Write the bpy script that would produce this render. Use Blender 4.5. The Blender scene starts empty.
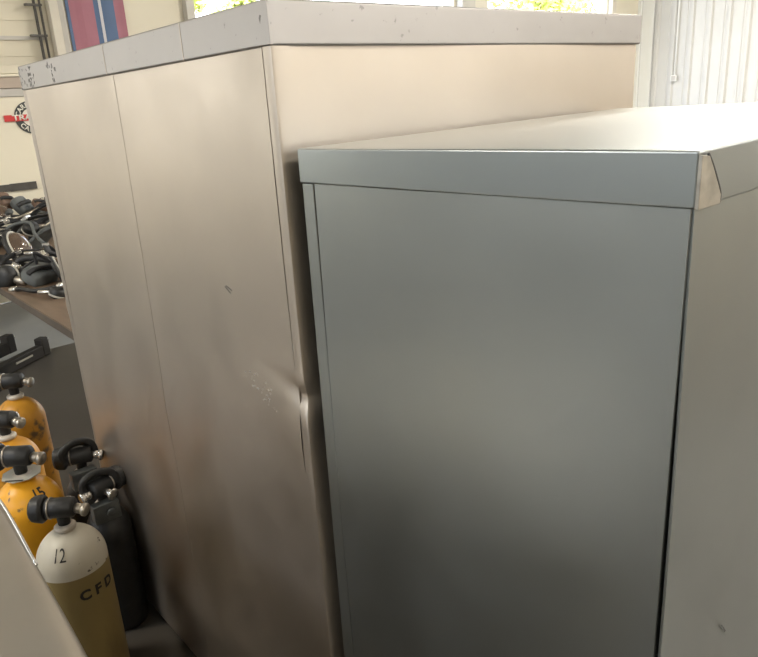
import bpy, bmesh, math, random
from mathutils import Vector, Matrix
random.seed(7)
PI = math.pi
sc = bpy.context.scene
C = sc.collection

# ------------------------------------------------------------ camera
CZ = 1.6
FPX = 695.07
Rr = Vector((0.7525, -0.6561, -0.0573)); Uu = Vector((0.2466, 0.1999, 0.9483)); Fw = Vector((0.6107, 0.7277, -0.3122))
Fw.normalize(); Rr = (Rr - Fw * Rr.dot(Fw)).normalized(); Uu = Rr.cross(Fw).normalized()
cam = bpy.data.objects.new('camera', bpy.data.cameras.new('camera')); C.objects.link(cam)
m = Matrix((Rr, Uu, -Fw)).transposed().to_4x4(); m.translation = (0, 0, CZ)
cam.matrix_world = m
cam.data.sensor_fit = 'HORIZONTAL'; cam.data.sensor_width = 36
cam.data.lens = 36 * FPX / 758
cam.data.clip_start = 0.02; cam.data.clip_end = 300
sc.camera = cam

def ray(u, v):
    return Fw + Rr * ((u - 379) / FPX) - Uu * ((v - 328.5) / FPX)
def aty(u, v, Y):                      # point of the plane y = Y seen at (u, v)
    d = ray(u, v); return d * (Y / d.y) + Vector((0, 0, CZ))

# ------------------------------------------------------------ materials
def mat(name, col, rough=.5, metal=0., var=.0, vscale=6., bump=0., bscale=30., col2=None, c2scale=4., c2lo=.5, c2hi=.6, rvar=0., coat=0., emit=None, estr=0., stretch=None, spec=None):
    M = bpy.data.materials.new(name); M.use_nodes = True
    nt = M.node_tree; N = nt.nodes; L = nt.links
    b = N['Principled BSDF']
    b.inputs['Base Color'].default_value = (*col, 1); b.inputs['Roughness'].default_value = rough
    b.inputs['Metallic'].default_value = metal
    if coat: b.inputs['Coat Weight'].default_value = coat
    if spec is not None: b.inputs['Specular IOR Level'].default_value = spec
    if emit: b.inputs['Emission Color'].default_value = (*emit, 1); b.inputs['Emission Strength'].default_value = estr
    tc = N.new('ShaderNodeTexCoord'); mp = N.new('ShaderNodeMapping'); L.new(tc.outputs['Object'], mp.inputs[0])
    if stretch: mp.inputs['Scale'].default_value = stretch
    def noise(s, d=4):
        n = N.new('ShaderNodeTexNoise'); n.inputs['Scale'].default_value = s; n.inputs['Detail'].default_value = d
        L.new(mp.outputs[0], n.inputs['Vector']); return n
    cur = None
    if var:
        n = noise(vscale); r = N.new('ShaderNodeValToRGB'); L.new(n.outputs['Fac'], r.inputs[0])
        r.color_ramp.elements[0].position = .3; r.color_ramp.elements[1].position = .7
        r.color_ramp.elements[0].color = (*[c * (1 - var) for c in col], 1)
        r.color_ramp.elements[1].color = (*[min(1, c * (1 + var)) for c in col], 1)
        cur = r.outputs[0]
    if col2:
        n = noise(c2scale, 6); r = N.new('ShaderNodeValToRGB'); L.new(n.outputs['Fac'], r.inputs[0])
        r.color_ramp.elements[0].position = c2lo; r.color_ramp.elements[1].position = c2hi
        mx = N.new('ShaderNodeMix'); mx.data_type = 'RGBA'
        L.new(r.outputs[0], mx.inputs['Factor'])
        if cur: L.new(cur, mx.inputs['A'])
        else: mx.inputs['A'].default_value = (*col, 1)
        mx.inputs['B'].default_value = (*col2, 1); cur = mx.outputs['Result']
    if cur: L.new(cur, b.inputs['Base Color'])
    if rvar:
        n = noise(vscale * 1.7); r = N.new('ShaderNodeMapRange'); L.new(n.outputs['Fac'], r.inputs[0])
        r.inputs['From Min'].default_value = .3; r.inputs['From Max'].default_value = .7
        r.inputs['To Min'].default_value = rough - rvar; r.inputs['To Max'].default_value = rough + rvar
        L.new(r.outputs[0], b.inputs['Roughness'])
    if bump:
        n = noise(bscale, 3); bp = N.new('ShaderNodeBump'); bp.inputs['Strength'].default_value = bump
        bp.inputs['Distance'].default_value = .02
        L.new(n.outputs['Fac'], bp.inputs['Height']); L.new(bp.outputs[0], b.inputs['Normal'])
    return M

M = {}
M['steelA'] = mat('tall_cabinet_steel', (.54, .485, .425), .45, 1.0, var=.05, vscale=3, bump=.10, bscale=2.2, rvar=.05)
M['steelA_lid'] = mat('tall_cabinet_lid_steel', (.39, .375, .37), .46, .96, var=.03, vscale=8, bump=.05, bscale=4, col2=(.26, .25, .25), c2scale=70, c2lo=.68, c2hi=.74)
M['steelB'] = mat('short_cabinet_steel', (.335, .355, .35), .42, 1.0, var=.04, vscale=3, bump=.08, bscale=2.0, rvar=.04)
M['steelB_top'] = mat('short_cabinet_lid_steel', (.35, .38, .39), .32, .97, bump=.03, bscale=3.5)
M['scuff'] = mat('scuff', (.20, .195, .19), .6, .3)
M['seam'] = mat('dark_seam', (.10, .10, .10), .7)
M['silver'] = mat('silver_cover', (.48, .45, .40), .36, .8, var=.05, vscale=5, bump=.08, bscale=4)
M['bright_edge'] = mat('bright_edge', (.8, .8, .8), .22, .9)
M['concrete'] = mat('concrete', (.10, .092, .08), .30, 0, var=.12, vscale=1.6, bump=.02, bscale=20, col2=(.06, .05, .04), c2scale=.7, c2lo=.3, c2hi=.75)
M['white_wall'] = mat('corrugated_white', (.57, .565, .55), .38, 0, var=.03, vscale=2)
M['white_trim'] = mat('white_trim', (.78, .79, .78), .4)
M['flap'] = mat('worn_flap', (.42, .40, .36), .42, .9, var=.25, vscale=40)
M['lit_floor'] = mat('painted_floor_daylight', (.34, .355, .36), .3, 0, var=.1, vscale=2)  # daylight on the floor, put into a paler colour
M['cream'] = mat('cream_paint', (.72, .67, .55), .5, 0, var=.04, vscale=2)
M['post'] = mat('post_paint', (.66, .62, .54), .5, 0, var=.05, vscale=3)
M['grey_trim'] = mat('grey_trim', (.52, .50, .47), .5, .1, var=.05)
M['dark_metal'] = mat('dark_metal', (.09, .085, .08), .45, .6, var=.2, vscale=20)
M['inner_wall'] = mat('inner_wall', (.40, .42, .43), .6, 0, var=.1, vscale=.8)
M['tan_reflector'] = mat('tan_reflector', (.66, .53, .34), .6, 0, var=.05)  # tan colour meant to be reflected in the grey cabinet
M['warm_wall'] = mat('warm_wall', (.50, .50, .50), .6, 0, var=.08, vscale=.8)
M['ceiling'] = mat('ceiling', (.55, .54, .52), .7, 0, var=.06, vscale=1)
M['red'] = mat('banner_red', (.37, .15, .20), .6, 0, var=.06)
M['blue'] = mat('banner_blue', (.09, .15, .28), .6, 0, var=.06)
M['pale'] = mat('banner_pale', (.62, .62, .66), .5)
M['trailer'] = mat('trailer_white', (.78, .73, .60), .35, 0, var=.03, vscale=2)
M['logo_dark'] = mat('logo_dark', (.05, .055, .055), .5)
M['logo_red'] = mat('logo_red', (.60, .04, .04), .5)
M['logo_white'] = mat('logo_white', (.8, .78, .7), .5)
M['rail_mauve'] = mat('rail_mauve', (.46, .38, .32), .45, .1, var=.05)
M['wood'] = mat('table_brown', (.15, .10, .065), .45, 0, var=.25, vscale=3, stretch=(6, 1, 1), bump=.05)
M['wood_edge'] = mat('table_edge', (.10, .08, .065), .5, 0, var=.2)
M['yellow'] = mat('yellow_cylinder', (.80, .38, .015), .38, 0, var=.14, vscale=7, col2=(.10, .06, .025), c2scale=32, c2lo=.64, c2hi=.70, bump=.05)
M['yellow_worn'] = mat('worn_yellow_cylinder', (.62, .29, .025), .42, 0, var=.18, vscale=6, col2=(.13, .075, .03), c2scale=18, c2lo=.56, c2hi=.68, bump=.05)
M['offwhite'] = mat('cylinder_dome_white', (.62, .58, .48), .42, 0, var=.08, vscale=7, col2=(.10, .085, .06), c2scale=40, c2lo=.67, c2hi=.71)
M['tan'] = mat('cylinder_body_tan', (.30, .225, .09), .5, 0, var=.18, vscale=5, stretch=(1, 1, .35), col2=(.18, .13, .06), c2scale=8, c2lo=.55, c2hi=.72)
M['ink'] = mat('ink', (.025, .022, .02), .6)
M['ink_faded'] = mat('faded_ink', (.16, .12, .06), .6)
M['rubber'] = mat('rubber_black', (.02, .02, .02), .5, 0, var=.25, vscale=40, bump=.1, bscale=60)
M['rubber_grey'] = mat('rubber_grey', (.075, .080, .078), .45, 0, var=.25, vscale=30, bump=.1, bscale=60)
M['fabric_black'] = mat('webbing_black', (.03, .03, .032), .75, 0, var=.3, vscale=25, bump=.3, bscale=90)
M['pad_grey'] = mat('pad_grey', (.11, .12, .12), .6, 0, var=.25, vscale=14, bump=.2, bscale=30)
M['pouch_brown'] = mat('pouch_brown', (.16, .10, .07), .6, 0, var=.2, vscale=20)
M['chrome'] = mat('chrome', (.70, .68, .64), .25, .95, var=.08, vscale=30)
M['brass'] = mat('valve_metal', (.42, .38, .32), .35, .8, var=.2, vscale=40)
M['collar'] = mat('neck_collar', (.60, .54, .46), .45, .2, var=.15, vscale=40)
M['reflect'] = mat('reflective_tape', (.50, .48, .42), .35)
M['leaf'] = mat('leaves', (.62, .66, .20), .6, 0, var=.35, vscale=3)
M['bark'] = mat('bark', (.16, .11, .07), .8, 0, var=.3, vscale=8)
M['gravel'] = mat('yard_gravel', (.55, .52, .45), .8, 0, var=.1, vscale=3)
M['lens'] = mat('mask_lens', (.20, .14, .10), .15, 0, coat=.6)
def glassy(b):
    b.inputs['Transmission Weight'].default_value = .5
glassy(M['lens'].node_tree.nodes['Principled BSDF'])
M['tube'] = mat('lamp_tube', (.9, .9, .9), .4, emit=(1, .93, .80), estr=9)
M['housing'] = mat('lamp_housing', (.7, .7, .7), .4)

# ------------------------------------------------------------ mesh helpers
def obj(name, bm, mats, parent=None, loc=None, rot=None, smooth=False, bevel=0, seg=2):
    bmesh.ops.recalc_face_normals(bm, faces=bm.faces)
    me = bpy.data.meshes.new(name); bm.to_mesh(me); bm.free()
    for k in (mats if isinstance(mats, (list, tuple)) else [mats]): me.materials.append(M[k])
    o = bpy.data.objects.new(name, me); C.objects.link(o)
    if loc is not None: o.location = loc
    if rot is not None: o.rotation_euler = rot
    if parent: o.parent = parent
    if smooth:
        for p in me.polygons: p.use_smooth = True
    if bevel:
        md = o.modifiers.new('bevel', 'BEVEL'); md.width = bevel; md.segments = seg; md.limit_method = 'ANGLE'; md.angle_limit = .6
        for p in me.polygons: p.use_smooth = True
        md.harden_normals = True
    return o
def thing(name, label, cat, loc=(0, 0, 0), rot=(0, 0, 0), group=None):
    o = bpy.data.objects.new(name, None); C.objects.link(o); o.empty_display_size = .05
    o.location = loc; o.rotation_euler = rot
    o['label'] = label; o['category'] = cat
    if group: o['group'] = group
    return o
def tag(o, label, cat, group=None):
    o['label'] = label; o['category'] = cat
    if group: o['group'] = group
    return o
def struct(o): o['kind'] = 'structure'; return o
def box(bm, x0, x1, y0, y1, z0, z1, mi=0, mtx=None):
    vs = [bm.verts.new(v) for v in ((x0, y0, z0), (x1, y0, z0), (x1, y1, z0), (x0, y1, z0), (x0, y0, z1), (x1, y0, z1), (x1, y1, z1), (x0, y1, z1))]
    for f in ((0, 3, 2, 1), (4, 5, 6, 7), (0, 1, 5, 4), (1, 2, 6, 5), (2, 3, 7, 6), (3, 0, 4, 7)):
        bm.faces.new([vs[i] for i in f]).material_index = mi
    if mtx: bmesh.ops.transform(bm, matrix=mtx, verts=vs)
    return vs
def hexa(bm, P, mi=0):   # eight corners: bottom four, top four, counter-clockwise
    vs = [bm.verts.new(v) for v in P]
    for f in ((0, 3, 2, 1), (4, 5, 6, 7), (0, 1, 5, 4), (1, 2, 6, 5), (2, 3, 7, 6), (3, 0, 4, 7)):
        bm.faces.new([vs[i] for i in f]).material_index = mi
def B1(*a): bm = bmesh.new(); box(bm, *a); return bm
def lathe(bm, prof, n=40, mtx=None, mi=0, mis=None, close=True):
    rings = []; allv = []
    for r, z in prof:
        if r < 1e-6: rings.append([bm.verts.new((0, 0, z))])
        else: rings.append([bm.verts.new((r * math.cos(2 * PI * k / n), r * math.sin(2 * PI * k / n), z)) for k in range(n)])
        allv += rings[-1]
    for i in range(len(rings) - 1):
        a, b = rings[i], rings[i + 1]; q = mis[i] if mis else mi
        for k in range(n):
            k2 = (k + 1) % n
            if len(a) == 1 and len(b) == 1: continue
            if len(a) == 1: f = bm.faces.new((a[0], b[k2], b[k]))
            elif len(b) == 1: f = bm.faces.new((a[k], a[k2], b[0]))
            else: f = bm.faces.new((a[k], a[k2], b[k2], b[k]))
            f.material_index = q
    if close:
        for rg in (rings[0], rings[-1]):
            if len(rg) > 1: bm.faces.new(rg).material_index = mi
    if mtx: bmesh.ops.transform(bm, matrix=mtx, verts=allv)
    return allv
def cyl(bm, p0, p1, r, n=20, r2=None, mi=0):
    p0 = Vector(p0); p1 = Vector(p1); d = p1 - p0; L = d.length
    q = Vector((0, 0, 1)).rotation_difference(d.normalized()).to_matrix().to_4x4(); q.translation = p0
    e = min(r * .18, L * .2); r2 = r if r2 is None else r2
    lathe(bm, [(0, 0), (r - e, 0), (r, e), (r2, L - e), (r2 - e, L), (0, L)], n, q, mi, close=False)
def tube(bm, pts, r, n=10, sub=6, flat=1.0, mi=0):
    P = [Vector(p) for p in pts]; Q = []
    if len(P) > 2:
        for i in range(len(P) - 1):
            a = P[max(i - 1, 0)]; b = P[i]; c = P[i + 1]; d = P[min(i + 2, len(P) - 1)]
            for k in range(sub):
                t = k / sub
                Q.append(.5 * ((2 * b) + (c - a) * t + (2 * a - 5 * b + 4 * c - d) * t * t + (3 * b - a - 3 * c + d) * t ** 3))
        Q.append(P[-1])
    else: Q = P
    rings = []; up = Vector((0, 0, 1))
    T0 = (Q[1] - Q[0]).normalized(); Nn = T0.orthogonal().normalized()
    for i, q in enumerate(Q):
        T = (Q[min(i + 1, len(Q) - 1)] - Q[max(i - 1, 0)]).normalized()
        Nn = (Nn - T * Nn.dot(T)).normalized(); Bn = T.cross(Nn)
        rings.append([bm.verts.new(q + (Nn * math.cos(2 * PI * k / n) * flat + Bn * math.sin(2 * PI * k / n)) * r) for k in range(n)])
    for a, b in zip(rings, rings[1:]):
        for k in range(n): bm.faces.new((a[k], a[(k + 1) % n], b[(k + 1) % n], b[k])).material_index = mi
    bm.faces.new(rings[0]).material_index = mi; bm.faces.new(rings[-1][::-1]).material_index = mi
def text_bm(s, size, depth=.0, bold=0.):
    cu = bpy.data.curves.new('t', 'FONT'); cu.body = s; cu.size = size; cu.align_x = 'CENTER'; cu.align_y = 'CENTER'
    cu.offset = bold; cu.resolution_u = 3
    o = bpy.data.objects.new('t', cu); C.objects.link(o)
    dg = bpy.context.evaluated_depsgraph_get(); me = bpy.data.meshes.new_from_object(o.evaluated_get(dg))
    bm = bmesh.new(); bm.from_mesh(me)
    bpy.data.objects.remove(o); bpy.data.curves.remove(cu); bpy.data.meshes.remove(me)
    if depth:
        r = bmesh.ops.extrude_face_region(bm, geom=bm.faces[:])
        bmesh.ops.translate(bm, verts=[v for v in r['geom'] if isinstance(v, bmesh.types.BMVert)], vec=(0, 0, depth))
    return bm

# ------------------------------------------------------------ the room
XW, YW = 12.3, 7.0
XB, YB = -4.5, -6.0
H = 4.6
struct(obj('floor', B1(XB, XW + .2, YB, YW + .2, -.15, 0), 'concrete'))
struct(obj('ceiling', B1(XB - .2, XW + .2, YB - .2, YW + .2, H, H + .15), 'ceiling'))
bm = bmesh.new(); box(bm, XB - .2, XB, YB, -.5, 0, H); box(bm, XB - .2, XB, 4.2, YW + .2, 0, H); box(bm, XB - .2, XB, -.5, 4.2, 3.5, H); box(bm, XB - .2, XB, -.5, 4.2, 0, 2.3)  # unseen high window, added to light the grey cabinet's front
struct(obj('wall_back', bm, 'inner_wall'))
bm = bmesh.new(); box(bm, XB - .2, XW + .2, YB - .2, YB, 1.7, 2.5); box(bm, XB - .2, XW + .2, YB - .2, YB, 3.5, H)
for a, b in ((XB - .2, 2.0), (5.5, 6.5), (10.0, XW + .2)): box(bm, a, b, YB - .2, YB, 2.5, 3.5)  # unseen window band, added to brighten the cabinets' right-hand faces
struct(obj('wall_near', bm, 'warm_wall'))
struct(obj('wall_near', B1(XB - .2, XW + .2, YB - .2, YB + .01, 0, 1.7), 'tan_reflector'))  # unseen tan lower wall, added to warm the grey cabinet's side
struct(obj('ground', B1(-40, 70, -30, 70, -.4, -.16), 'gravel'))
bm = bmesh.new(); box(bm, XB, XW, 5.28, YW, -.01, .002); struct(obj('floor', bm, 'lit_floor', bevel=.001))  # pale strip painted in for daylight falling on the floor
# far wall with a closed door bay and two open bays
D0, D1 = -1.4, 2.20           # closed sectional door
O0, O1 = 3.66, 7.53           # open bay
O2, O3 = 8.16, 11.25          # second bay
TOP = 3.9
bm = bmesh.new()
for a, b in ((XB, -3.6), (-1.5, D0), (D1, O0), (O1, O2), (O3, XW + .2)): box(bm, a, b, YW, YW + .2, 0, TOP)
box(bm, XB, XW + .2, YW, YW + .2, TOP, H); box(bm, -3.6, -1.5, YW, YW + .2, 0, 1.2); box(bm, -3.6, -1.5, YW, YW + .2, 2.6, TOP)  # unseen left window, added to brighten the tall cabinet's reflection
struct(obj('wall_far', bm, 'cream'))
# corrugated wall on the right hand side (x = XW)
bm = bmesh.new()
prof = []
y = YB
while y < YW:
    for dy, h in ((0, 0), (.10, 0), (.12, .038), (.165, .038), (.185, 0), (.225, 0), (.232, .012), (.252, .012), (.259, 0)):
        prof.append((min(y + dy, YW), h))
    y += .305
prof.append((YW, 0))
lo = [bm.verts.new((XW - h, y, 0)) for y, h in prof]; hi = [bm.verts.new((XW - h, y, H)) for y, h in prof]
lo2 = [bm.verts.new((XW + .12, YB, 0)), bm.verts.new((XW + .12, YW, 0))]; hi2 = [bm.verts.new((XW + .12, YB, H)), bm.verts.new((XW + .12, YW, H))]
for i in range(len(prof) - 1):
    if prof[i + 1][0] - prof[i][0] > 1e-6: bm.faces.new((lo[i], lo[i + 1], hi[i + 1], hi[i]))
bm.faces.new((lo2[0], lo2[1], hi2[1], hi2[0]))
bmesh.ops.remove_doubles(bm, verts=bm.verts, dist=1e-6)
struct(obj('wall_right', bm, 'white_wall'))
bm = B1(XW - .035, XW + .0, 6.72, YW, 0, H); struct(obj('trim_1', bm, 'white_trim', bevel=.006))
bm = B1(XW - .08, XW + .0, YW - .06, YW, 0, H); bmesh.ops.translate(bm, verts=bm.verts, vec=(0, -.0, 0)); struct(obj('trim_2', bm, 'white_trim', bevel=.006))
# closed sectional door
t = bpy.data.objects.new('door_1', None); C.objects.link(t); struct(t)
zz = 0
k = 0
while zz < TOP - .05:
    z1 = min(zz + .575, TOP)
    bm = bmesh.new(); box(bm, D0, D1, YW + .05, YW + .10, zz + .006, z1 - .006)
    for q in range(1, 4): box(bm, D0, D1, YW + .042, YW + .05, zz + q * .14, zz + q * .14 + .022)
    obj('door_panel', bm, 'cream', t); zz = z1
bm = bmesh.new()
for z in (.575, 1.15, 1.725, 2.3, 2.875, 3.45): box(bm, D0, D1, YW + .03, YW + .05, z - .02, z + .012)
obj('door_strut', bm, 'grey_trim', t)
bm = bmesh.new(); tube(bm, [(D1 - .06, YW - .03, 0), (D1 - .06, YW - .03, TOP)], .013, 8)
tube(bm, [(D1 - .02, YW - .05, 0), (D1 - .02, YW - .05, TOP)], .010, 6)
for z in (.9, 1.6, 2.3, 2.55, 3.2): box(bm, D1 - .14, D1 + .0, YW - .05, YW - .01, z, z + .018)
obj('door_track', bm, 'dark_metal', t)
# posts and jambs on the far wall
def jamb(n, x0, x1, d, m_='post'):
    struct(obj('trim_%d' % n, B1(x0, x1, YW - d, YW, 0, TOP + .2), m_, bevel=.008))
jamb(3, D1 + .04, D1 + .12, .10); jamb(4, D1 + .13, D1 + .19, .05, 'grey_trim')
jamb(5, O0 - .10, O0 - .01, .09, 'grey_trim'); jamb(6, O1 + .04, O1 + .30, .12, 'grey_trim'); jamb(7, O1 + .34, O2 - .02, .07)
jamb(8, O3 + .02, O3 + .14, .09)
# raised door curtains above the open bays
for n, (a, b) in ((2, (O0, O1)), (3, (O2, O3))):
    t = bpy.data.objects.new('door_%d' % n, None); C.objects.link(t); struct(t)
    bm = bmesh.new()
    for i in range(4): box(bm, a + .02, b - .02, YW - .6 - .57 * (i + 1), YW - .61 - .57 * i, TOP + .25, TOP + .30)
    obj('door_panel', bm, 'cream', t)
    bm = bmesh.new()
    for x in (a + .01, b - .03):
        tube(bm, [(x, YW - .03, TOP - .1), (x, YW - .10, TOP + .1), (x, YW - .3, TOP + .26), (x, YW - 3.0, TOP + .27)], .018, 8)
    obj('door_track', bm, 'dark_metal', t)

t = thing('outlet_box', 'small white electrical box with a conduit on the corrugated wall', 'electrical box', (XW - .028, 6.27, 1.66))
obj('box_body', B1(-.05, 0, -.05, .05, -.05, .05), 'white_trim', t, bevel=.006)
obj('cover_plate', B1(-.056, -.05, -.035, .035, -.038, .038), 'grey_trim', t, bevel=.002)
bm = bmesh.new(); cyl(bm, (-.014, 0, .05), (-.014, 0, 2.9), .012); obj('conduit', bm, 'white_trim', t, smooth=True)
# striped banner hung on the far wall between the posts
bx0, bx1 = 2.41, 2.95
t = thing('banner', 'hanging banner of wide red and blue vertical stripes on the far wall', 'banner', ((bx0 + bx1) / 2, YW - .016, 0))
bm = bmesh.new()
cuts = [(0, .03, 'blue', 1), (.03, .255, 'red', 0), (.255, .30, 'blue', 1), (.30, .325, 'pale', 2), (.325, .445, 'blue', 1), (.445, .54, 'red', 0)]
for a, b, _, mi in cuts:
    n = 4
    for i in range(n):
        x0 = a + (b - a) * i / n; x1 = a + (b - a) * (i + 1) / n
        f0 = .006 * math.sin(x0 * 30); f1 = .006 * math.sin(x1 * 30)
        hexa(bm, [(x0 - .27, f0 - .006, 0), (x1 - .27, f1 - .006, 0), (x1 - .27, f1, 0), (x0 - .27, f0, 0), (x0 - .27, f0 - .006, 3.4), (x1 - .27, f1 - .006, 3.4), (x1 - .27, f1, 3.4), (x0 - .27, f0, 3.4)], mi)
bmesh.ops.remove_doubles(bm, verts=bm.verts, dist=1e-5)
obj('banner_cloth', bm, ['red', 'blue', 'pale'], t, smooth=False)
bm = bmesh.new(); cyl(bm, (-.30, 0, 3.41), (.30, 0, 3.41), .015); obj('banner_rod', bm, 'chrome', t)

# trees outside
def tree(x, y, h, r, label, seed):
    random.seed(seed)
    t = thing('tree', label, 'tree', (x, y, -.12), group=None)
    bm = bmesh.new(); tube(bm, [(0, 0, 0), (.05, .03, h * .3), (-.06, .02, h * .6), (.02, 0, h * .85)], .11, 10)
    for a in range(5):
        th = a * 1.3; tube(bm, [(0, 0, h * (.3 + .08 * a)), (math.cos(th) * r * .3, math.sin(th) * r * .3, h * (.42 + .08 * a)), (math.cos(th) * r * .6, math.sin(th) * r * .6, h * (.5 + .09 * a))], .04, 6)
    obj('trunk', bm, 'bark', t, smooth=True)
    bm = bmesh.new()
    blobs = [(random.gauss(0, r * .38), random.gauss(0, r * .38), h * random.uniform(.28, .95), r * random.uniform(.28, .5)) for _ in range(26)]
    for i in range(7500):
        bx, by, bz, br = random.choice(blobs)
        d = Vector((random.gauss(0, 1), random.gauss(0, 1), random.gauss(0, 1))).normalized() * br * random.uniform(.6, 1.05)
        c = Vector((bx, by, bz)) + d
        a = Vector((random.gauss(0, 1), random.gauss(0, 1), random.gauss(0, 1))).normalized(); b = a.orthogonal().normalized()
        s = random.uniform(.06, .12)
        bm.faces.new([bm.verts.new(c + a * s), bm.verts.new(c + b * s * .5), bm.verts.new(c - a * s), bm.verts.new(c - b * s * .5)])
    obj('crown', bm, 'leaf', t)
tree(17.6, 13.2, 5.4, 2.1, 'bushy yellow-green tree outside, seen between the trim posts of the right open bay', 3)
tree(21.6, 15.6, 5.6, 2.1, 'bushy yellow-green tree outside, farthest right behind the right open bay', 5)
tree(8.6, 14.8, 4.4, 1.0, 'yellow-green tree outside, behind the left open bay above the tall cabinet', 9)

# ------------------------------------------------------------ enclosed trailer by the closed door
TY = 6.2
t = thing('enclosed_trailer', 'white enclosed trailer with a round red and black emblem beside the gear table', 'trailer', (.4, TY, 0))
tz0, tz1, tx0, tx1 = .45, 1.835, -2.2, 1.75
bm = B1(tx0, tx1, 0, .55, tz0, tz1); obj('trailer_body', bm, 'trailer', t, bevel=.02)
bm = B1(tx0 - .01, tx1 + .01, -.012, .56, tz1 - .05, tz1 + .012); obj('roof_rail', bm, 'grey_trim', t, bevel=.006)
obj('upper_rail', B1(tx0, tx1 + .01, -.02, .56, tz1 + .013, tz1 + .095), 'rail_mauve', t, bevel=.004)
obj('cap_strip', B1(tx0, tx1 + .01, -.03, .56, tz1 + .097, tz1 + .118), 'trailer', t, bevel=.004)
obj('roof_edge', B1(tx0, tx1 + .01, -.02, .56, tz1 + .120, tz1 + .180), 'cream', t, bevel=.004)
bm = B1(tx0, tx1, -.008, .0, tz0, tz0 + .16); obj('rock_guard', bm, 'grey_trim', t)
bm = B1(.30, 1.245, -.014, .0, 1.075, 1.128); box(bm, 1.05, 1.25, -.017, .0, 1.072, 1.131); obj('marker_strip', bm, 'dark_metal', t)
for x in (-1.6,):
    bm = bmesh.new(); cyl(bm, (x, .05, .33), (x, .28, .33), .33, 36); w = obj('wheel', bm, 'rubber', t, smooth=True)
    bm = bmesh.new(); cyl(bm, (x, .03, .33), (x, .06, .33), .17, 24); obj('hub', bm, 'chrome', w, smooth=True)
# emblem
cx, cz = 1.315, 1.625
def disc(bm, r0, r1, y, n=48, mi=0, dep=.004):
    a = []
    for rr in (r0, r1):
        for yy in (y, y + dep): a.append([bm.verts.new((cx + rr * math.cos(2 * PI * k / n), yy, cz + rr * math.sin(2 * PI * k / n))) for k in range(n)])
    for k in range(n):
        j = (k + 1) % n
        for p, q in ((0, 1), (1, 3), (3, 2), (2, 0)): bm.faces.new((a[p][k], a[p][j], a[q][j], a[q][k])).material_index = mi
em = bmesh.new(); disc(em, .068, .124, -.006); e = obj('emblem_ring', em, 'logo_dark', t)
em = bmesh.new(); disc(em, .0005, .067, -.004, mi=0); obj('emblem_centre', em, 'logo_white', e)
em = bmesh.new(); box(em, cx - .20, cx + .20, -.012, -.004, cz - .023, cz + .025); obj('emblem_bar', em, 'logo_red', e)
rx = Matrix.Rotation(PI / 2, 4, 'X')
bm = text_bm('TRAILER', .066, .002, .002); bmesh.ops.transform(bm, matrix=Matrix.Translation((cx + .0, -.013, cz + .002)) @ rx @ Matrix.Diagonal((1.15, .85, 1, 1)), verts=bm.verts)
obj('emblem_word', bm, 'logo_white', e)
def arc_text(s, r, a0, step, flip):
    out = bmesh.new()
    for i, ch in enumerate(s):
        if ch == ' ': continue
        b = text_bm(ch, .05, .001, .001)
        th = a0 - i * step if not flip else a0 + i * step
        rot = th - PI / 2 if not flip else th + PI / 2
        mm = Matrix.Translation((cx + r * math.cos(th), -.0075, cz + r * math.sin(th))) @ Matrix.Rotation(-rot, 4, 'Y') @ rx
        bmesh.ops.transform(b, matrix=mm, verts=b.verts)
        me = bpy.data.meshes.new('x'); b.to_mesh(me); b.free(); out.from_mesh(me); bpy.data.meshes.remove(me)
    return out
obj('emblem_word', arc_text('CARRY-ON', .095, PI * .90, .36, False), 'logo_white', e)
obj('emblem_word', arc_text('CARGO', .095, PI * 1.22, .36, True), 'logo_white', e)

# ------------------------------------------------------------ tall cabinet
AX, AY0, AY1, AX1 = .6304, .9642, 2.285, 1.690
zn, zl, zr = 1.7532, 1.7500, 1.7585
zb = zr + zl - zn
def grid_panel(bm, P, nu, nv, disp, mi=0, thick=.002):
    # P(s, t) gives the point, disp(s, t) pushes it along n
    V = [[bm.verts.new(P(i / nu, j / nv) + disp(i / nu, j / nv)) for j in range(nv + 1)] for i in range(nu + 1)]
    for i in range(nu):
        for j in range(nv): bm.faces.new((V[i][j], V[i + 1][j], V[i + 1][j + 1], V[i][j + 1])).material_index = mi
t = thing('metal_cabinet', 'tall beige metal cabinet with a dented front corner, left of the grey cabinet', 'cabinet', (AX, AY0, 0), group=None)
band = .066
# inner core
bm = bmesh.new(); hexa(bm, [(.02, .02, .02), (AX1 - AX - .01, .02, .02), (AX1 - AX - .01, AY1 - AY0 - .01, .02), (.02, AY1 - AY0 - .01, .02),
                          (.02, .02, zn - .01), (AX1 - AX - .01, .02, zr - .01), (AX1 - AX - .01, AY1 - AY0 - .01, zb - .01), (.02, AY1 - AY0 - .01, zl - .01)])
obj('cabinet_body', bm, 'steelA', t)
WY = AY1 - AY0
SEAM = 1.622 - AY0
zd = 1.10      # dent height
def dent(y, z):           # y from near corner, z height -> push inwards (+x)
    d = .011 * math.exp(-((z - zd) / .03) ** 2) * math.exp(-(y / .035) ** 2)
    # crease running up and away from the dent
    yy = y - .0; line = zd + .10 * yy * 0 + .02
    d += .005 * math.exp(-((z - (zd - .002 + .22 * y)) / .018) ** 2) * math.exp(-(y / .10) ** 2)
    d += -.003 * math.exp(-((z - (zd - .10)) / .06) ** 2) * math.exp(-((y - .05) / .06) ** 2)
    d += -.0035 * math.exp(-((z - .88) / .10) ** 2) * math.exp(-((y - .64) / .07) ** 2)
    d += .003 * math.sin(y * 3.1 + z * 1.7) * math.sin(z * 2.3 + .4)
    return d
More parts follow.
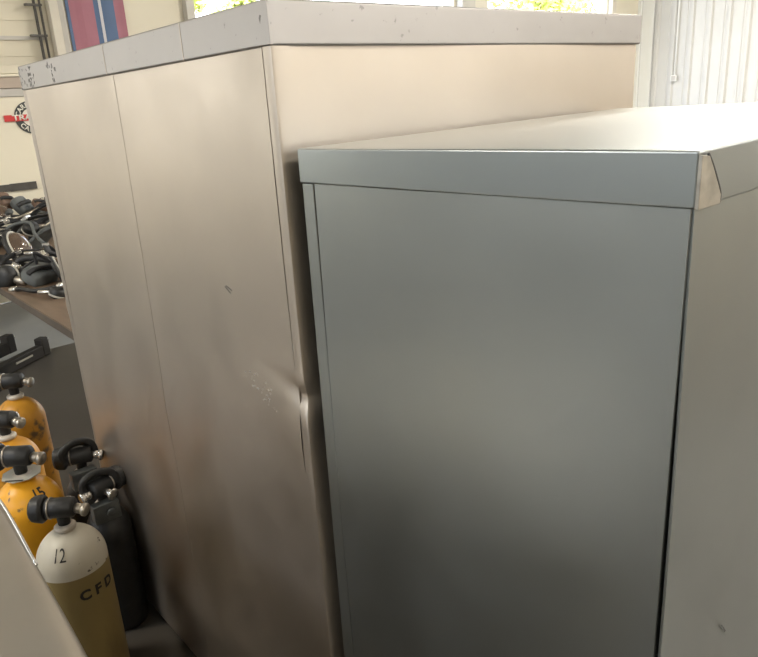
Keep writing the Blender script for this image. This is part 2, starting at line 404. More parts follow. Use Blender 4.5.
def faceA(y0, y1, z0, z1f, nu, nv):
    bm = bmesh.new()
    def P(s, q):
        y = y0 + (y1 - y0) * s; z1 = z1f(y); z = z0 + (z1 - z0) * q
        return Vector((dent(y, z), y, z))
    V = [[bm.verts.new(P(i / nu, j / nv)) for j in range(nv + 1)] for i in range(nu + 1)]
    for i in range(nu):
        for j in range(nv): bm.faces.new((V[i][j], V[i + 1][j], V[i + 1][j + 1], V[i][j + 1]))
    return bm
def solid(o, th=.003, off=0):
    md = o.modifiers.new('sheet', 'SOLIDIFY'); md.thickness = th; md.offset = off
    es = o.modifiers.new('edge', 'EDGE_SPLIT'); es.split_angle = .5
    for p in o.data.polygons: p.use_smooth = True
    return o
ztop = lambda y: zn + (zl - zn) * y / WY - band
solid(obj('side_panel', faceA(.0265, SEAM - .004, .02, ztop, 60, 180), 'steelA', t))
solid(obj('side_panel', faceA(SEAM + .004, WY - .012, .02, ztop, 30, 120), 'steelA', t))
bm = faceA(SEAM - .014, SEAM + .006, .02, ztop, 4, 60); bmesh.ops.translate(bm, verts=bm.verts, vec=(-.0016, 0, 0))
solid(obj('lap_seam', bm, 'steelA', t), .0010)
# corner angle, kinked at the dent
bm = bmesh.new(); n = 200; rows = []
for j in range(n + 1):
    z = .0 + (zn - band) * j / n
    k = math.exp(-((z - zd) / .022) ** 2); k2 = math.exp(-((z - zd + .05) / .05) ** 2)
    dx = .012 * k - .0025 * k2; dy = .008 * k - .004 * k2
    rows.append([bm.verts.new(v) for v in ((-.001, .0195, z), (dx * .6 - .0045, .0185 + dy, z), (dx * .7 - .0045, .012 + dy, z), (dx - .0045, .0005 + dy, z), (dx * .9 - .0035, -.002 + dy, z), (dx + .001, -.0035 + dy, z), (dx * .6 + .028, -.0032 + dy * .3, z))])
for a, b in zip(rows, rows[1:]):
    for k in range(6): bm.faces.new((a[k], a[k + 1], b[k + 1], b[k]))
solid(obj('corner_trim', bm, 'steelA', t), .002)
bm = B1(.004, .020, -.0005, .028, .05, zn - band); bmesh.ops.translate(bm, verts=bm.verts, vec=(.012, .0, 0))
# shadow gap lines next to the corner trim
# far left edge flange with a small burr
bm = bmesh.new(); rows = []
for j in range(121):
    z = .0 + (zl - band) * j / 120
    k = .010 * math.exp(-((z - 1.03) / .022) ** 2) + .0015 * math.sin(z * 23) * math.sin(z * 7)
    rows.append([bm.verts.new(v) for v in ((-.002, WY - .018, z), (-.006, WY - .008, z), (-.004, WY + .004 + k, z), (.015, WY + .004 + k, z))])
for a, b in zip(rows, rows[1:]):
    for k in range(3): bm.faces.new((a[k], a[k + 1], b[k + 1], b[k]))
solid(obj('corner_trim', bm, 'steelA', t), .002)
# right hand panel (faces the grey cabinet)
WX = AX1 - AX
bm = bmesh.new(); nu, nv = 40, 60
V = [[bm.verts.new((.030 + (WX - .034) * i / nu, .0012 + .0035 * math.sin(i * .21) * math.sin(j * .13), .02 + (zn + (zr - zn) * i / nu - band - .02) * j / nv)) for j in range(nv + 1)] for i in range(nu + 1)]
for i in range(nu):
    for j in range(nv): bm.faces.new((V[i][j], V[i + 1][j], V[i + 1][j + 1], V[i][j + 1]))
solid(obj('side_panel', bm, 'steelA', t))
# lid: shallow cap overlapping the panels
bm = bmesh.new()
o_ = .005
x0, x1, y0, y1 = -.0065, WX + o_, -.0065, WY + .006
for (p, q) in (((x0, y0, zn), (x0, y1, zl)), ((x1, y0, zr), (x1, y1, zb))): pass
hexa(bm, [(x0, y0, zn - band), (x1, y0, zr - band), (x1, y1, zb - band), (x0, y1, zl - band), (x0, y0, zn), (x1, y0, zr), (x1, y1, zb), (x0, y1, zl)])
lid = obj('lid', bm, 'steelA_lid', t, bevel=.004)
# lid corner wrap and lap joints
bm = bmesh.new()
hexa(bm, [(x0 - .0015, y0 - .0015, zn - band + .001), (x0 + .004, y0 - .0015, zn - band), (x0 + .004, y0 + .03, zn - band), (x0 - .0015, y0 + .03, zn - band + .002),
          (x0 - .0015, y0 - .0015, zn - .003), (x0 + .002, y0 - .0015, zn - .003), (x0 + .002, y0 + .012, zn - .003), (x0 - .0015, y0 + .012, zn - .003)])
obj('corner_wrap', bm, 'steelA_lid', lid, bevel=.001)
for yy in (1.6244 - AY0, 1.2477 - AY0):
    bm = B1(x0 - .0006, x0 + .002, yy - .0012, yy + .0012, ztop(yy) + .001, ztop(yy) + band - .003); obj('lap_joint', bm, 'steelA', lid)
bm = bmesh.new(); random.seed(11)
for _ in range(60):
    c_ = random.choice((WY - .02, WY - .10, WY - .10, WY - .28, WY - .30, .008))
    y = c_ + random.gauss(0, .018 if c_ > .1 else .006); z = ztop(y) + random.uniform(.004, band - .006); s_ = random.uniform(.0012, .004)
    if y > WY + .003 or y < -.005: continue
    box(bm, -.0008, .0005, -s_ * .6, s_ * .6, -s_, s_ * 1.6, mtx=Matrix.Translation((x0, y, min(z, ztop(y) + band - .007))) @ Matrix.Rotation(random.uniform(-.6, .6), 4, 'X'))
sm = obj('scuff_mark', bm, 'scuff', lid); sm['kind'] = 'stuff'
# scuffs
bm = bmesh.new(); random.seed(2)
for _ in range(34):
    y = random.gauss(.155, .022); z = random.gauss(1.072, .014) + (y - .155) * .5; s = random.uniform(.001, .003)
    x = dent(y, z) - .0018
    box(bm, x - .0004, x, y - s, y + s * .6, z - s * .35, z + s * .35)
obj('bright_scratch', bm, 'bright_edge', t)
bm = bmesh.new()
for y, z, a in ((.2325, 1.2675, .3), (.238, 1.263, .5)):
    x = dent(y, z) - .002
    box(bm, -.0004, .0004, -.011, .011, -.0008, .0008, mtx=Matrix.Translation((x, y, z)) @ Matrix.Rotation(a, 4, 'X'))
obj('dark_scratch', bm, 'seam', t)

# ------------------------------------------------------------ grey cabinet in front
BX, BY0, BY1, BX1 = .6390, .3000, .9275, 1.5510
hn, hl, hb = 1.5406, 1.5350, 1.5483
hr = hn + hb - hl
band2 = .0535
t = thing('metal_cabinet', 'shorter grey metal cabinet with a capped top, in front of the tall cabinet', 'cabinet', (BX, BY0, 0))
W2, L2 = BX1 - BX, BY1 - BY0
bm = bmesh.new(); hexa(bm, [(.006, .004, 0), (W2, .004, 0), (W2, L2, 0), (.006, L2 + .002, 0), (.006, .004, hn - .01), (W2, .004, hr - .01), (W2, L2, hb - .01), (.006, L2 + .002, hl - .01)])
obj('cabinet_body', bm, 'steelB', t)
bm = bmesh.new(); nu, nv = 30, 60
V = [[bm.verts.new((.0012 + .0022 * math.sin(i * .22 + .5) * math.sin(j * .12), .002 + (L2 - .032) * i / nu, .0 + (hn + (hl - hn) * i / nu - band2) * j / nv)) for j in range(nv + 1)] for i in range(nu + 1)]
for i in range(nu):
    for j in range(nv): bm.faces.new((V[i][j], V[i + 1][j], V[i + 1][j + 1], V[i][j + 1]))
solid(obj('front_panel', bm, 'steelB', t))
bm = bmesh.new(); hexa(bm, [(-.001, L2 - .0275, 0), (.008, L2 - .0275, 0), (.008, L2 + .005, 0), (-.001, L2 + .005, 0), (-.001, L2 - .0275, hl - band2), (.008, L2 - .0275, hl - band2), (.008, L2 + .001, hl - band2), (-.001, L2 + .001, hl - band2)])
obj('corner_trim', bm, 'steelB', t, bevel=.002)
bm = bmesh.new(); nu, nv = 50, 60
V = [[bm.verts.new((.004 + (W2 - .006) * i / nu, .0005 + .0045 * math.sin(i * .23 + .8) * math.sin(j * .10 + .6), .0 + (hn + (hr - hn) * i / nu - band2) * j / nv)) for j in range(nv + 1)] for i in range(nu + 1)]
for i in range(nu):
    for j in range(nv): bm.faces.new((V[i][j], V[i + 1][j], V[i + 1][j + 1], V[i][j + 1]))
solid(obj('side_panel', bm, 'steelB', t))
bm = bmesh.new(); x0, x1, y0, y1 = -.004, W2 + .004, -.004, L2 + .003
nx, ny = 24, 16
def ht(a, b): return hn + (hr - hn) * a + (hl - hn) * b - .004 * math.sin(PI * a) * math.sin(PI * b) * (1 + .5 * math.sin(7 * a)) 
T = [[bm.verts.new((x0 + (x1 - x0) * i / nx, y0 + (y1 - y0) * j / ny, ht(i / nx, j / ny))) for j in range(ny + 1)] for i in range(nx + 1)]
for i in range(nx):
    for j in range(ny): bm.faces.new((T[i][j], T[i + 1][j], T[i + 1][j + 1], T[i][j + 1]))
rim = [T[i][0] for i in range(nx + 1)] + [T[nx][j] for j in range(1, ny + 1)] + [T[i][ny] for i in range(nx - 1, -1, -1)] + [T[0][j] for j in range(ny - 1, 0, -1)]
low = []
for v in rim:
    low.append(bm.verts.new((v.co.x, v.co.y, v.co.z - band2)))
for k in range(len(rim)): j = (k + 1) % len(rim); bm.faces.new((rim[k], rim[j], low[j], low[k]))
bm.faces.new(low[::-1])
lid = obj('lid', bm, 'steelB_top', t, bevel=.003)
# corner flap folded from the front of the lid round to the side
bm = bmesh.new()
z0 = hn
P = [(-.0045, z0 - .004), (.010, z0 - .006), (.040, z0 - .040), (.040, z0 - band2), (-.0045, z0 - band2)]
a = [bm.verts.new((x, -.0075, z)) for x, z in P]; b = [bm.verts.new((x, -.0035, z)) for x, z in P]
bm.faces.new(a); bm.faces.new(b[::-1])
for k in range(5): j = (k + 1) % 5; bm.faces.new((a[k], a[j], b[j], b[k]))
obj('corner_flap', bm, 'flap', lid, bevel=.0008)
bm = bmesh.new(); tube(bm, [(.009, -.0062, z0 - .004), (.020, -.0068, z0 - .017), (.036, -.0068, z0 - .038), (.0405, -.0062, z0 - .046), (.0405, -.0055, z0 - band2)], .0014, 6)
obj('open_seam', bm, 'seam', lid, smooth=True)
bm = bmesh.new(); box(bm, -.0003, .0003, -.012, .012, -.0012, .0012)
bmesh.ops.transform(bm, matrix=Matrix.Translation((.18, -.0045, .9)) @ Matrix.Rotation(PI / 2, 4, 'Z') @ Matrix.Rotation(.9, 4, 'X'), verts=bm.verts)
obj('dark_scratch', bm, 'seam', t)

# ------------------------------------------------------------ low silver cover, bottom left
t = thing('steel_cover', 'low silver sheet-metal cover with a rounded edge, in the bottom left corner', 'cover', (0, 1.1, 0))
bm = bmesh.new()
ys = [.62, .75, .9, 1.0, 1.06, 1.165, 1.315, 1.5, 1.62, 1.72, 1.76]
xe = {.62: .165, .75: .180, .9: .192, 1.0: .199, 1.06: .202, 1.165: .206, 1.315: .2105, 1.5: .2185, 1.62: .2202, 1.72: .216, 1.76: .200}
rows = []
for y in ys:
    e = xe[y]; dz = -.0 if y < 1.7 else -(y - 1.7) * .4
    pr = [(-.55, 0), (-.55, .77), (-.53, .79), (-.4, .797), (-.2, .799), (0, .80), (e - .05, .80), (e - .03, .7985), (e - .012, .795), (e - .003, .789), (e, .779), (e, .60), (e, .3), (e, 0)]
    rows.append([bm.verts.new((x, y - 1.1, max(0, z + (dz if z > .5 else 0)))) for x, z in pr])
for a, b in zip(rows, rows[1:]):
    for k in range(len(a) - 1): bm.faces.new((a[k], a[k + 1], b[k + 1], b[k]))
bm.faces.new(rows[0]); bm.faces.new(rows[-1][::-1])
cov = obj('cover_shell', bm, 'silver', t, smooth=True)
bm = bmesh.new(); tube(bm, [(xe[1.315] - .002, .215, .789), (xe[1.5] - .004, .40, .800), (xe[1.62] - .004, .52, .799), (.212, .62, .793)], .0032, 8)
obj('edge_highlight', bm, 'bright_edge', t, smooth=True)  # bright strip painted in for the highlight along the edge
bm = bmesh.new(); box(bm, .165, .185, .38, .43, .7995, .8012); obj('slot', bm, 'ink', t)

# ------------------------------------------------------------ air cylinders
def wrap(bm, R, z, th, prof=None):
    """bend flat lettering round a standing cylinder of radius R(z)"""
    for v in bm.verts:
        a = th + v.co.x / R; zz = z + v.co.y
        r = (prof(zz) if prof else R) + .0022
        v.co = Vector((r * math.cos(a), r * math.sin(a), zz))
def dome_r(R, zs, zt):       # radius of the shoulder at height z
    def f(z):
        if z <= zs: return R
        q = min(1, (z - zs) / (zt - zs)); return max(.02, R * math.sqrt(max(0, 1 - q * q)))
    return f
def bottle(parent, mats, R, zs, zt, split=None, n=56):
    bm = bmesh.new(); prof = [(0, 0), (R * .8, 0), (R * .95, .008), (R, .03)]; mi = [0, 0, 0]
    if split and split < zs: prof += [(R, split), (R, split + .001)]; mi += [0, 0]
    up = 1 if split else 0
    prof.append((R, zs)); mi.append(up)
    for k in range(1, 15):
        a = PI / 2 * k / 15; prof.append((max(.02, R * math.cos(a)), zs + (zt - zs) * math.sin(a))); mi.append(up)
    prof.append((.019, zt + .004)); mi.append(up)
    lathe(bm, prof, n, mis=mi)
    return obj('cylinder_body', bm, mats, parent, smooth=True)
def valve(parent, z, ang, knob='rubber', tagplate=False, sc_=1.0, outlet='brass'):
    rot = Matrix.Rotation(ang, 4, 'Z')
    def ob(name, bm, m_, par=parent, **k):
        bmesh.ops.transform(bm, matrix=Matrix.Translation((0, 0, z)) @ rot @ Matrix.Scale(sc_, 4), verts=bm.verts); return obj(name, bm, m_, par, **k)
    bm = bmesh.new(); lathe(bm, [(.0, 0), (.027, 0), (.029, .004), (.029, .010), (.022, .016), (0, .016)], 24); ob('neck_collar', bm, 'collar', smooth=True)
    bm = bmesh.new(); lathe(bm, [(.016, .012), (.018, .05), (.020, .055), (.0, .055)], 20)
    cyl(bm, (-.042, 0, .066), (.038, 0, .066), .028, 24); vb = ob('valve_body', bm, 'rubber', smooth=True)
    bm = bmesh.new(); cyl(bm, (-.0415, 0, .066), (-.080, 0, .066), .040, 14, .036); ob('handwheel', bm, knob, vb, bevel=.003)
    bm = bmesh.new(); cyl(bm, (-.030, 0, .066), (-.026, 0, .066), .0305, 24); ob('retaining_ring', bm, 'brass', vb, smooth=True)
    bm = bmesh.new(); cyl(bm, (.038, 0, .062), (.060, -.004, .058), .014, 18); cyl(bm, (.058, -.004, .058), (.072, -.006, .056), .018, 18); ob('outlet_nozzle', bm, outlet, vb, smooth=True)
    bm = bmesh.new(); cyl(bm, (.0, .018, .055), (.0, .048, .050), .012, 16); cyl(bm, (.0, .048, .050), (.0, .056, .049), .019, 20); ob('pressure_gauge', bm, 'chrome', vb, smooth=True)
    if tagplate:
        bm = bmesh.new(); lathe(bm, [(.0, .011), (.052, .011), (.052, .0135), (.0, .0135)], 8); tp = ob('collar_plate', bm, 'reflect')
        bm = bmesh.new(); box(bm, -.024, .024, -.046, -.040, .0137, .0145); ob('slot', bm, 'ink', tp)
vang = math.atan2(-1, .85)          # the way the markings face
t = thing('air_cylinder', 'white-domed tan breathing-air cylinder lettered CFD, next to the silver cover', 'air cylinder', (.388, 1.868, 0))
R, zs, zt = .093, .425, .52
body = bottle(t, ['tan', 'offwhite'], R, zs, zt, split=.408)
valve(t, zt, math.radians(-38))
b = text_bm('C F D', .042, 0, .0018); wrap(b, R, .352, math.atan2(-1.868, -.388) + .52); obj('stencil_letters', b, 'ink', body)
b = text_bm('12', .044, 0, .0)
wrap(b, R, .480, math.atan2(-1.868, -.388) - .42, dome_r(R, zs, zt)); obj('written_number', b, 'ink', body)
yc = [((.370, 2.195), .0, 'yellow', 'bright yellow air cylinder marked 15 with a pale collar plate, behind the silver cover', True, -40),
      ((.420, 2.60), .0, 'yellow_worn', 'worn orange-yellow air cylinder, middle of the yellow row', False, -50),
      ((.548, 2.985), .0, 'yellow_worn', 'stained yellow air cylinder, farthest of the yellow row', False, -35)]
for (x, y), z, m_, lab, plate, ang in yc:
    t = thing('air_cylinder', lab, 'air cylinder', (x, y, z), group='yellow air cylinders in a row')
    Rb, za, zb_ = (.099, .452, .556) if plate else (.094, .430, .53)
    body = bottle(t, [m_], Rb, za, zb_)
    valve(t, zb_, math.radians(ang), tagplate=plate, sc_=1.12)
    if plate:
        b = text_bm('15', .036, 0, .0008); wrap(b, .072, .520, math.atan2(-y, -x) + .42, dome_r(Rb, za, zb_)); obj('written_number', b, 'ink', body)
# dark cylinders with rubber-booted valves beside the tall cabinet
for (x, y), lab, ang, h in (((.550, 2.05), 'black air cylinder standing closest to the tall cabinet, behind the lettered one', 200, .44),
                        ((.556, 2.24), 'black air cylinder with a big angular valve guard, beyond the nearest black one', -25, .475)):
    t = thing('air_cylinder', lab, 'air cylinder', (x, y, 0), group='black air cylinders by the tall cabinet')
    bottle(t, ['rubber'], .068, h - .09, h)
    valve(t, h, math.radians(ang), sc_=1.0, outlet='chrome')
    bm = bmesh.new()
    tube(bm, [(-.045, .0, h + .05), (-.05, .0, h + .095), (-.01, .0, h + .115), (.035, .0, h + .10), (.045, .0, h + .06)], .012, 6, flat=1.8)
    obj('valve_guard', bm, 'rubber', t, smooth=True)
    bm = bmesh.new()
    box(bm, -.05, .03, -.055, -.02, h - .03, h + .03); cyl(bm, (.0, -.055, h + .0), (.0, -.068, h + .0), .014); obj('regulator_block', bm, 'rubber_grey', t, bevel=.004)

# ------------------------------------------------------------ table with gear
TX0, TX1, TY0, TY1, TH = .80, 2.30, 2.62, 6.12, .765
t = thing('work_table', 'long brown-topped work table under the heap of breathing gear', 'table', (TX0, TY0, 0))
bm = B1(0, TX1 - TX0, 0, TY1 - TY0, TH - .03, TH); obj('table_top', bm, 'wood', t, bevel=.003)
bm = bmesh.new(); box(bm, -.004, .016, 0, TY1 - TY0, TH - .040, TH - .004); box(bm, 0, TX1 - TX0, -.004, .016, TH - .040, TH - .004); obj('edge_band', bm, 'wood_edge', t)
for x in (.12, TX1 - TX0 - .12):
    for y in (.08, TY1 - TY0 - .06):
        bm = bmesh.new(); box(bm, x - .02, x + .02, y - .02, y + .02, 0, TH - .03); obj('leg', bm, 'dark_metal', t)
def place(u, v, dist):
    return ray(u, v) * dist + Vector((0, 0, CZ))
def pack(u, v, d, rz, lab, pad='pad_grey', tilt=0, s=1.0):
    t = thing('breathing_pack', lab, 'breathing apparatus', place(u, v, d), (tilt, .0, rz), group='breathing packs heaped on the table')
    bm = bmesh.new(); n = 12   # moulded curved back plate
    V = []
    for i in range(n + 1):
        a = -1 + 2 * i / n
        wd = .13 * (1 - .35 * abs(a) ** 3); zz = .05 * (1 - a * a)
        V.append([bm.verts.new(Vector((wd * w, .22 * a, zz - .03 * w * w)) * s) for w in (-1, -.6, 0, .6, 1)])
    for a, b in zip(V, V[1:]):
        for k in range(4): bm.faces.new((a[k], a[k + 1], b[k + 1], b[k]))
    o = obj('back_plate', bm, pad, t, smooth=True); md = o.modifiers.new('s', 'SOLIDIFY'); md.thickness = .022 * s; md = o.modifiers.new('b', 'SUBSURF'); md.levels = md.render_levels = 1
    for q in (-1, 1):
        bm = bmesh.new(); tube(bm, [Vector(p) * s for p in ((.08 * q, .2, .03), (.12 * q, .12, .10), (.14 * q, -.02, .11), (.12 * q, -.15, .06), (.05 * q, -.22, .02))], .022 * s, 8, flat=.3)
        st = obj('shoulder_strap', bm, 'fabric_black', t, smooth=True)
        bm = bmesh.new(); box(bm, (.14 * q - .022) * s, (.14 * q + .022) * s, -.05 * s, -.01 * s, .105 * s, .125 * s); obj('buckle', bm, 'chrome', st, bevel=.002)
    bm = bmesh.new(); cyl(bm, Vector((-.14, -.16, .0)) * s, Vector((.14, -.16, .0)) * s, .012 * s); obj('frame_bar', bm, 'chrome', t, smooth=True)
    return t
def mask(u, v, d, rot, lab, s=1.0):
    t = thing('face_mask', lab, 'face mask', place(u, v, d), rot, group='face masks heaped on the table')
    bm = bmesh.new(); R_ = .075; n = 24; m_ = 8; V = []
    for j in range(m_ + 1):
        a = PI / 2 * j / m_
        V.append([bm.verts.new(Vector((R_ * math.cos(a) * math.cos(2 * PI * k / n), R_ * 1.2 * math.cos(a) * math.sin(2 * PI * k / n), .07 * math.sin(a))) * s) for k in range(n)] if j < m_ else [bm.verts.new((0, 0, .07 * s))])
    for a, b in zip(V, V[1:]):
        for k in range(n):
            if len(b) == 1: bm.faces.new((a[k], a[(k + 1) % n], b[0]))
            else: bm.faces.new((a[k], a[(k + 1) % n], b[(k + 1) % n], b[k]))
    o = obj('visor', bm, 'lens', t, smooth=True); o.modifiers.new('s', 'SOLIDIFY').thickness = .003
    bm = bmesh.new(); tube(bm, [Vector((R_ * 1.03 * math.cos(k * PI / 8), R_ * 1.23 * math.sin(k * PI / 8), 0)) * s for k in range(17)], .014 * s, 10); obj('rubber_seal', bm, 'rubber', t, smooth=True)
    bm = bmesh.new(); tube(bm, [Vector((R_ * 1.0 * math.cos(k * PI / 8), R_ * 1.2 * math.sin(k * PI / 8), .016)) * s for k in range(17)], .005 * s, 8); obj('bright_rim', bm, 'reflect', t, smooth=True)
    bm = bmesh.new(); cyl(bm, Vector((0, -.05, .03)) * s, Vector((0, -.075, .085)) * s, .026 * s, 20); obj('regulator_port', bm, 'rubber_grey', t, smooth=True)
    for q in (-1, 0, 1):
        bm = bmesh.new(); tube(bm, [Vector(p) * s for p in ((.07 * q, .06 + .03 * (q == 0), -.005), (.10 * q, .12, -.03), (.06 * q, .15, -.06), (0, .10, -.08))], .010 * s, 6, flat=.35); obj('head_strap', bm, 'fabric_black', t, smooth=True)
def regulator(u, v, d, rot, lab, s=1.0):
    t = thing('regulator', lab, 'regulator', place(u, v, d), rot, group='regulators heaped on the table')
    bm = bmesh.new(); lathe(bm, [(0, 0), (.045, 0), (.052, .01), (.052, .05), (.042, .065), (.018, .07), (0, .07)], 28, Matrix.Scale(s, 4)); obj('regulator_body', bm, 'rubber', t, smooth=True)
    bm = bmesh.new(); lathe(bm, [(.0525, .012), (.054, .012), (.054, .024), (.0525, .024)], 28, Matrix.Scale(s, 4), close=False); obj('reflective_ring', bm, 'reflect', t, smooth=True)
    bm = bmesh.new(); cyl(bm, Vector((.04, 0, .035)) * s, Vector((.10, 0, .03)) * s, .016 * s); obj('outlet_nozzle', bm, 'brass', t, smooth=True)
def pouch(u, v, d, rot, lab, m_, dims):
    a, b, c = dims
    bm = bmesh.new(); box(bm, -a, a, -b, b, -c, c)
    bmesh.ops.subdivide_edges(bm, edges=bm.edges[:], cuts=3, use_grid_fill=True)
    for v_ in bm.verts:
        p = v_.co; q = Vector((p.x / a, p.y / b, p.z / c)); L_ = q.length
        v_.co = p * (1 - .20 * (L_ - 1)) + Vector((0, 0, .004 * math.sin(p.x * 90) + .003 * math.sin(p.y * 120)))
    t = thing('gear_pouch', lab, 'pouch', place(u, v, d), rot, group='pouches heaped on the table')
    o = obj('pouch_body', bm, m_, t, smooth=True); md = o.modifiers.new('b', 'SUBSURF'); md.levels = md.render_levels = 1
    bm = bmesh.new(); tube(bm, [(-a * 1.0, 0, c * .6), (-a * .5, 0, c * 1.12), (a * .5, 0, c * 1.12), (a * 1.0, 0, c * .6)], b * .22, 8, flat=1); obj('pouch_strap', bm, 'fabric_black', t, smooth=True)
def hose(pts, r, lab, m_='rubber', fit=True):
    P = [place(*p) for p in pts]; c = P[0]
    t = thing('air_hose', lab, 'hose', c, group='air hoses on the gear table')
    bm = bmesh.new(); tube(bm, [p - c for p in P], r, 10); obj('hose_tube', bm, m_, t, smooth=True)
    if fit:
        for a, b in ((P[0], P[1]), (P[-1], P[-2])):
            d = (b - a).normalized(); bm = bmesh.new(); cyl(bm, a - c - d * .01, a - c + d * .04, r * 1.35); obj('hose_fitting', bm, 'chrome', t, smooth=True)

# heap along the table
pack(50, 234, 4.62, .75, 'large grey-padded breathing pack on top of the heap beside the tall cabinet edge', tilt=-.55, s=1.15)
pack(12, 236, 4.95, 1.3, 'grey-padded breathing pack behind the brown-visored mask', tilt=-.3)
pack(34, 216, 5.55, .4, 'grey-padded breathing pack at the back of the heap near the trailer', tilt=-.35)
pack(34, 272, 3.98, 1.9, 'black breathing pack at the front of the heap under the thick hose', pad='rubber_grey', tilt=-.25, s=.9)
pack(70, 258, 4.05, -.3, 'black breathing pack half hidden by the tall cabinet edge', pad='fabric_black', tilt=-.2, s=.8)
pack(-12, 262, 4.3, .1, 'black breathing pack at the left edge of the heap, partly out of frame', pad='fabric_black', tilt=-.1, s=.9)
pack(-2, 240, 4.9, .6, 'black-strapped grey breathing pack at the left, above the table-edge regulator', pad='rubber_grey', tilt=-.35)
pack(58, 216, 5.1, 1.2, 'dark breathing pack high behind the large grey one', pad='rubber_grey', tilt=-.4)
mask(17, 249, 4.12, (1.1, .3, .75), 'face mask with brown visor and pale rim facing left on the heap', 1.15)
mask(59, 272, 3.72, (1.2, .3, 1.2), 'face mask with pale rim half hidden by the tall cabinet at the heap front', .9)
mask(2, 214, 5.2, (.6, .2, .4), 'face mask at the back left of the heap', .9)
regulator(12, 277, 3.78, (1.35, .2, -1.0), 'black round regulator with a pale reflective ring at the table edge', 1.25)
regulator(57, 298, 3.44, (.3, .3, .4), 'small black regulator nearest the cabinet on bare table', .8)
regulator(30, 232, 4.6, (.7, 0, .2), 'black round regulator up among the grey pads', 1.0)
pouch(5, 201, 5.3, (.9, .2, .5), 'brown rounded pouch on the heap top, farthest left', 'pouch_brown', (.055, .07, .035))
pouch(22, 206, 5.3, (.9, -.1, .6), 'grey ribbed pouch on the heap top beside the brown one', 'pad_grey', (.065, .075, .04))
pouch(42, 205, 5.3, (.6, .3, .3), 'low brown-grey pouch behind the grey ribbed one', 'pouch_brown', (.07, .05, .03))
pouch(40, 276, 3.74, (.4, .1, .5), 'dark rounded pouch in front of the thick hose', 'pad_grey', (.085, .065, .040))
hose([(14, 270, 3.85), (20, 260, 3.86), (36, 258, 3.84), (58, 262, 3.78), (66, 268, 3.7)], .019, 'thick black hose arching across the front of the heap')
hose([(4, 238, 4.4), (7, 229, 4.4), (16, 224, 4.4), (30, 223, 4.35), (36, 236, 4.25), (52, 250, 4.15)], .010, 'grey rimmed hose looping over the heap top', 'pad_grey', False)
hose([(12, 290, 3.62), (22, 289, 3.58), (34, 291, 3.52), (48, 289, 3.46), (64, 285, 3.42)], .012, 'thin black hose with metal ends along the table edge')
hose([(2, 221, 5.0), (20, 217, 5.0), (38, 209, 5.1), (52, 203, 5.15)], .010, 'thin metal-coloured hose across the back of the heap', 'brass')
hose([(30, 220, 4.9), (40, 217, 4.85), (56, 211, 4.8)], .010, 'short bright metal hose behind the large grey pack', 'chrome')
for (u, v, d, dx, lab) in ((33, 253, 3.95, .05, 'short bright metal tube lying in the heap beside the brown visor'), (47, 292, 3.44, .045, 'short bright metal tube near the table edge')):
    t = thing('metal_tube', lab, 'tube', place(u, v, d), (0, 0, -.75))
    bm = bmesh.new(); cyl(bm, (-dx, 0, 0), (dx, 0, 0), .010); o = obj('tube_shaft', bm, 'chrome', t, smooth=True)
    bm = bmesh.new(); cyl(bm, (dx, 0, 0), (dx + .012, 0, 0), .015); obj('tube_cap', bm, 'brass', t, smooth=True)

# black pack frame lying on the floor past the table
t = thing('pack_frame', 'black slotted pack frame with metal knobs lying on the floor past the brown table', 'pack frame', (.97, 5.10, 0), (0, 0, .62))
for zz, yy, ln in ((.0, -.07, .22), (.05, .12, .12)):
    bm = bmesh.new(); box(bm, -.46, ln, yy - .03, yy + .03, zz, zz + .085); box(bm, ln - .03, ln + .04, yy - .035, yy + .035, zz, zz + .13)
    o = obj('side_rail', bm, 'ink', t, bevel=.010)
    bm = B1(ln - .30, ln - .14, yy - .034, yy - .0295, zz + .045, zz + .057); obj('slot', bm, 'reflect', o)
    bm = bmesh.new(); cyl(bm, (ln + .035, yy, zz + .12), (ln + .055, yy - .01, zz + .09), .016); obj('knob', bm, 'chrome', o, smooth=True)
bm = B1(-.40, -.34, -.07, .13, 0, .06); obj('cross_brace', bm, 'rubber', t, bevel=.006)

# ------------------------------------------------------------ added lamps and daylight
def lamp(x, y, lab, size=1.2, power=60):  # unseen ceiling lamp, added to brighten walls and cabinets
    t = thing('added_ceiling_lamp', lab, 'lamp', (x, y, H - .30))
    bm = bmesh.new(); box(bm, -.14, .14, -size / 2, size / 2, .03, .08); obj('housing', bm, 'housing', t, bevel=.01)
    for k in (-.07, .07):
        bm = bmesh.new(); cyl(bm, (k, -size / 2 + .03, .012), (k, size / 2 - .03, .012), .016); obj('lamp_tube', bm, 'tube', t, smooth=True)
    for y_ in (-size / 3, size / 3):
        bm = bmesh.new(); cyl(bm, (0, y_, .08), (0, y_, .30), .006, 6); obj('hanger', bm, 'dark_metal', t)
    ld = bpy.data.lights.new('added_lamp_light', 'AREA'); ld.shape = 'RECTANGLE'; ld.size = .3; ld.size_y = size; ld.energy = power * 2; ld.color = (1, .93, .80)
    lo = bpy.data.objects.new('added_lamp_light', ld); C.objects.link(lo); lo.parent = t; lo.location = (0, 0, -.01)
for i, (x, y, p) in enumerate(((1.5, -3, 60), (5.5, -3, 90), (9.5, -3, 90), (5.5, 2.5, 70), (9.5, 3, 90), (-2.5, 3.5, 50), (-2.5, -2, 30))):
    lamp(x, y, ['added twin-tube ceiling lamp at the near end of the front row', 'added twin-tube ceiling lamp in the middle of the front row', 'added twin-tube ceiling lamp by the corrugated wall, front row',
                'added twin-tube ceiling lamp over the middle of the shop', 'added twin-tube ceiling lamp by the corrugated wall, back row', 'added twin-tube ceiling lamp near the closed door', 'added twin-tube ceiling lamp in the rear corner'][i], power=p)
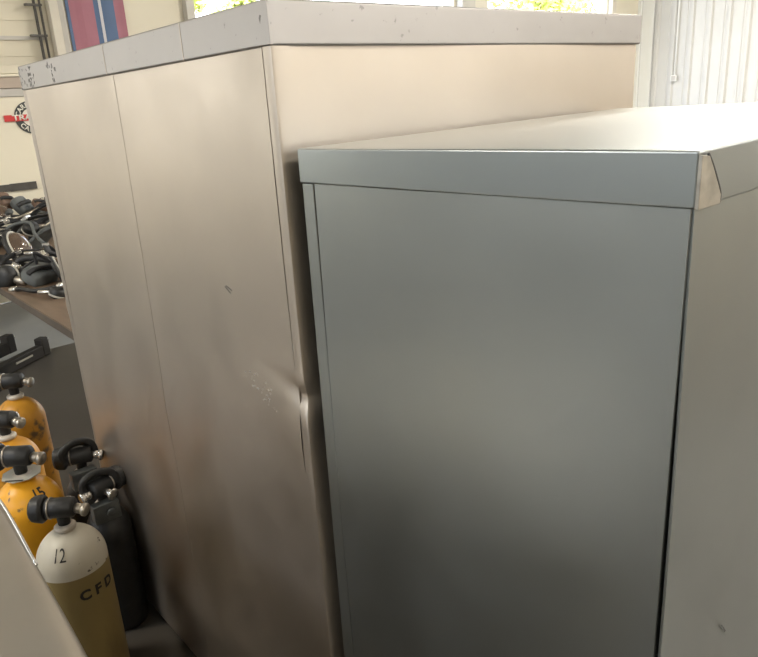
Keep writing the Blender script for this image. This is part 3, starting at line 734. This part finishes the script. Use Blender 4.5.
for a, b in ((O0, O1), (O2, O3)):
    ld = bpy.data.lights.new('sky_portal', 'AREA'); ld.shape = 'RECTANGLE'; ld.size = b - a; ld.size_y = TOP
    ld.cycles.is_portal = True
    lo = bpy.data.objects.new('sky_portal', ld); C.objects.link(lo); lo.location = ((a + b) / 2, YW + .21, TOP / 2)
    lo.rotation_euler = (-PI / 2, 0, 0)
for x_ in (3.75, 8.25):
    ld = bpy.data.lights.new('sky_portal', 'AREA'); ld.shape = 'RECTANGLE'; ld.size = 3.5; ld.size_y = 1.0; ld.cycles.is_portal = True
    lo = bpy.data.objects.new('sky_portal', ld); C.objects.link(lo); lo.location = (x_, YB - .21, 3.0); lo.rotation_euler = (PI / 2, 0, 0)
ld = bpy.data.lights.new('sky_portal', 'AREA'); ld.shape = 'RECTANGLE'; ld.size = 1.2; ld.size_y = 4.7; ld.cycles.is_portal = True
lo = bpy.data.objects.new('sky_portal', ld); C.objects.link(lo); lo.location = (XB - .21, 1.85, 2.9); lo.rotation_euler = (0, -PI / 2, 0)
ld = bpy.data.lights.new('sky_portal', 'AREA'); ld.shape = 'RECTANGLE'; ld.size = 2.1; ld.size_y = 1.4; ld.cycles.is_portal = True
lo = bpy.data.objects.new('sky_portal', ld); C.objects.link(lo); lo.location = (-2.55, YW + .21, 1.9); lo.rotation_euler = (-PI / 2, 0, 0)
sun = bpy.data.lights.new('sun', 'SUN'); sun.energy = 9; sun.angle = .01; sun.color = (1, .95, .85)
so = bpy.data.objects.new('sun', sun); C.objects.link(so); so.rotation_euler = (math.radians(38), math.radians(20), 0)
w = bpy.data.worlds.new('sky'); sc.world = w; w.use_nodes = True
nt = w.node_tree; bg = nt.nodes['Background']
tc = nt.nodes.new('ShaderNodeTexCoord'); sp = nt.nodes.new('ShaderNodeSeparateXYZ'); rp = nt.nodes.new('ShaderNodeValToRGB')
nt.links.new(tc.outputs['Generated'], sp.inputs[0]); nt.links.new(sp.outputs['Z'], rp.inputs[0]); nt.links.new(rp.outputs[0], bg.inputs[0])
rp.color_ramp.elements[0].color = (.95, .92, .82, 1); rp.color_ramp.elements[1].color = (.55, .70, 1.0, 1)
rp.color_ramp.elements[1].position = .7
bg.inputs[1].default_value = 4.2

sc.view_settings.view_transform = 'Standard'; sc.view_settings.look = 'None'
sc.view_settings.exposure = 0.55; sc.view_settings.gamma = 1.0
sc.view_settings.use_curve_mapping = False
sc.cycles.use_denoising = True
sc.cycles.max_bounces = 8; sc.cycles.diffuse_bounces = 5
sc.cycles.sample_clamp_indirect = 6
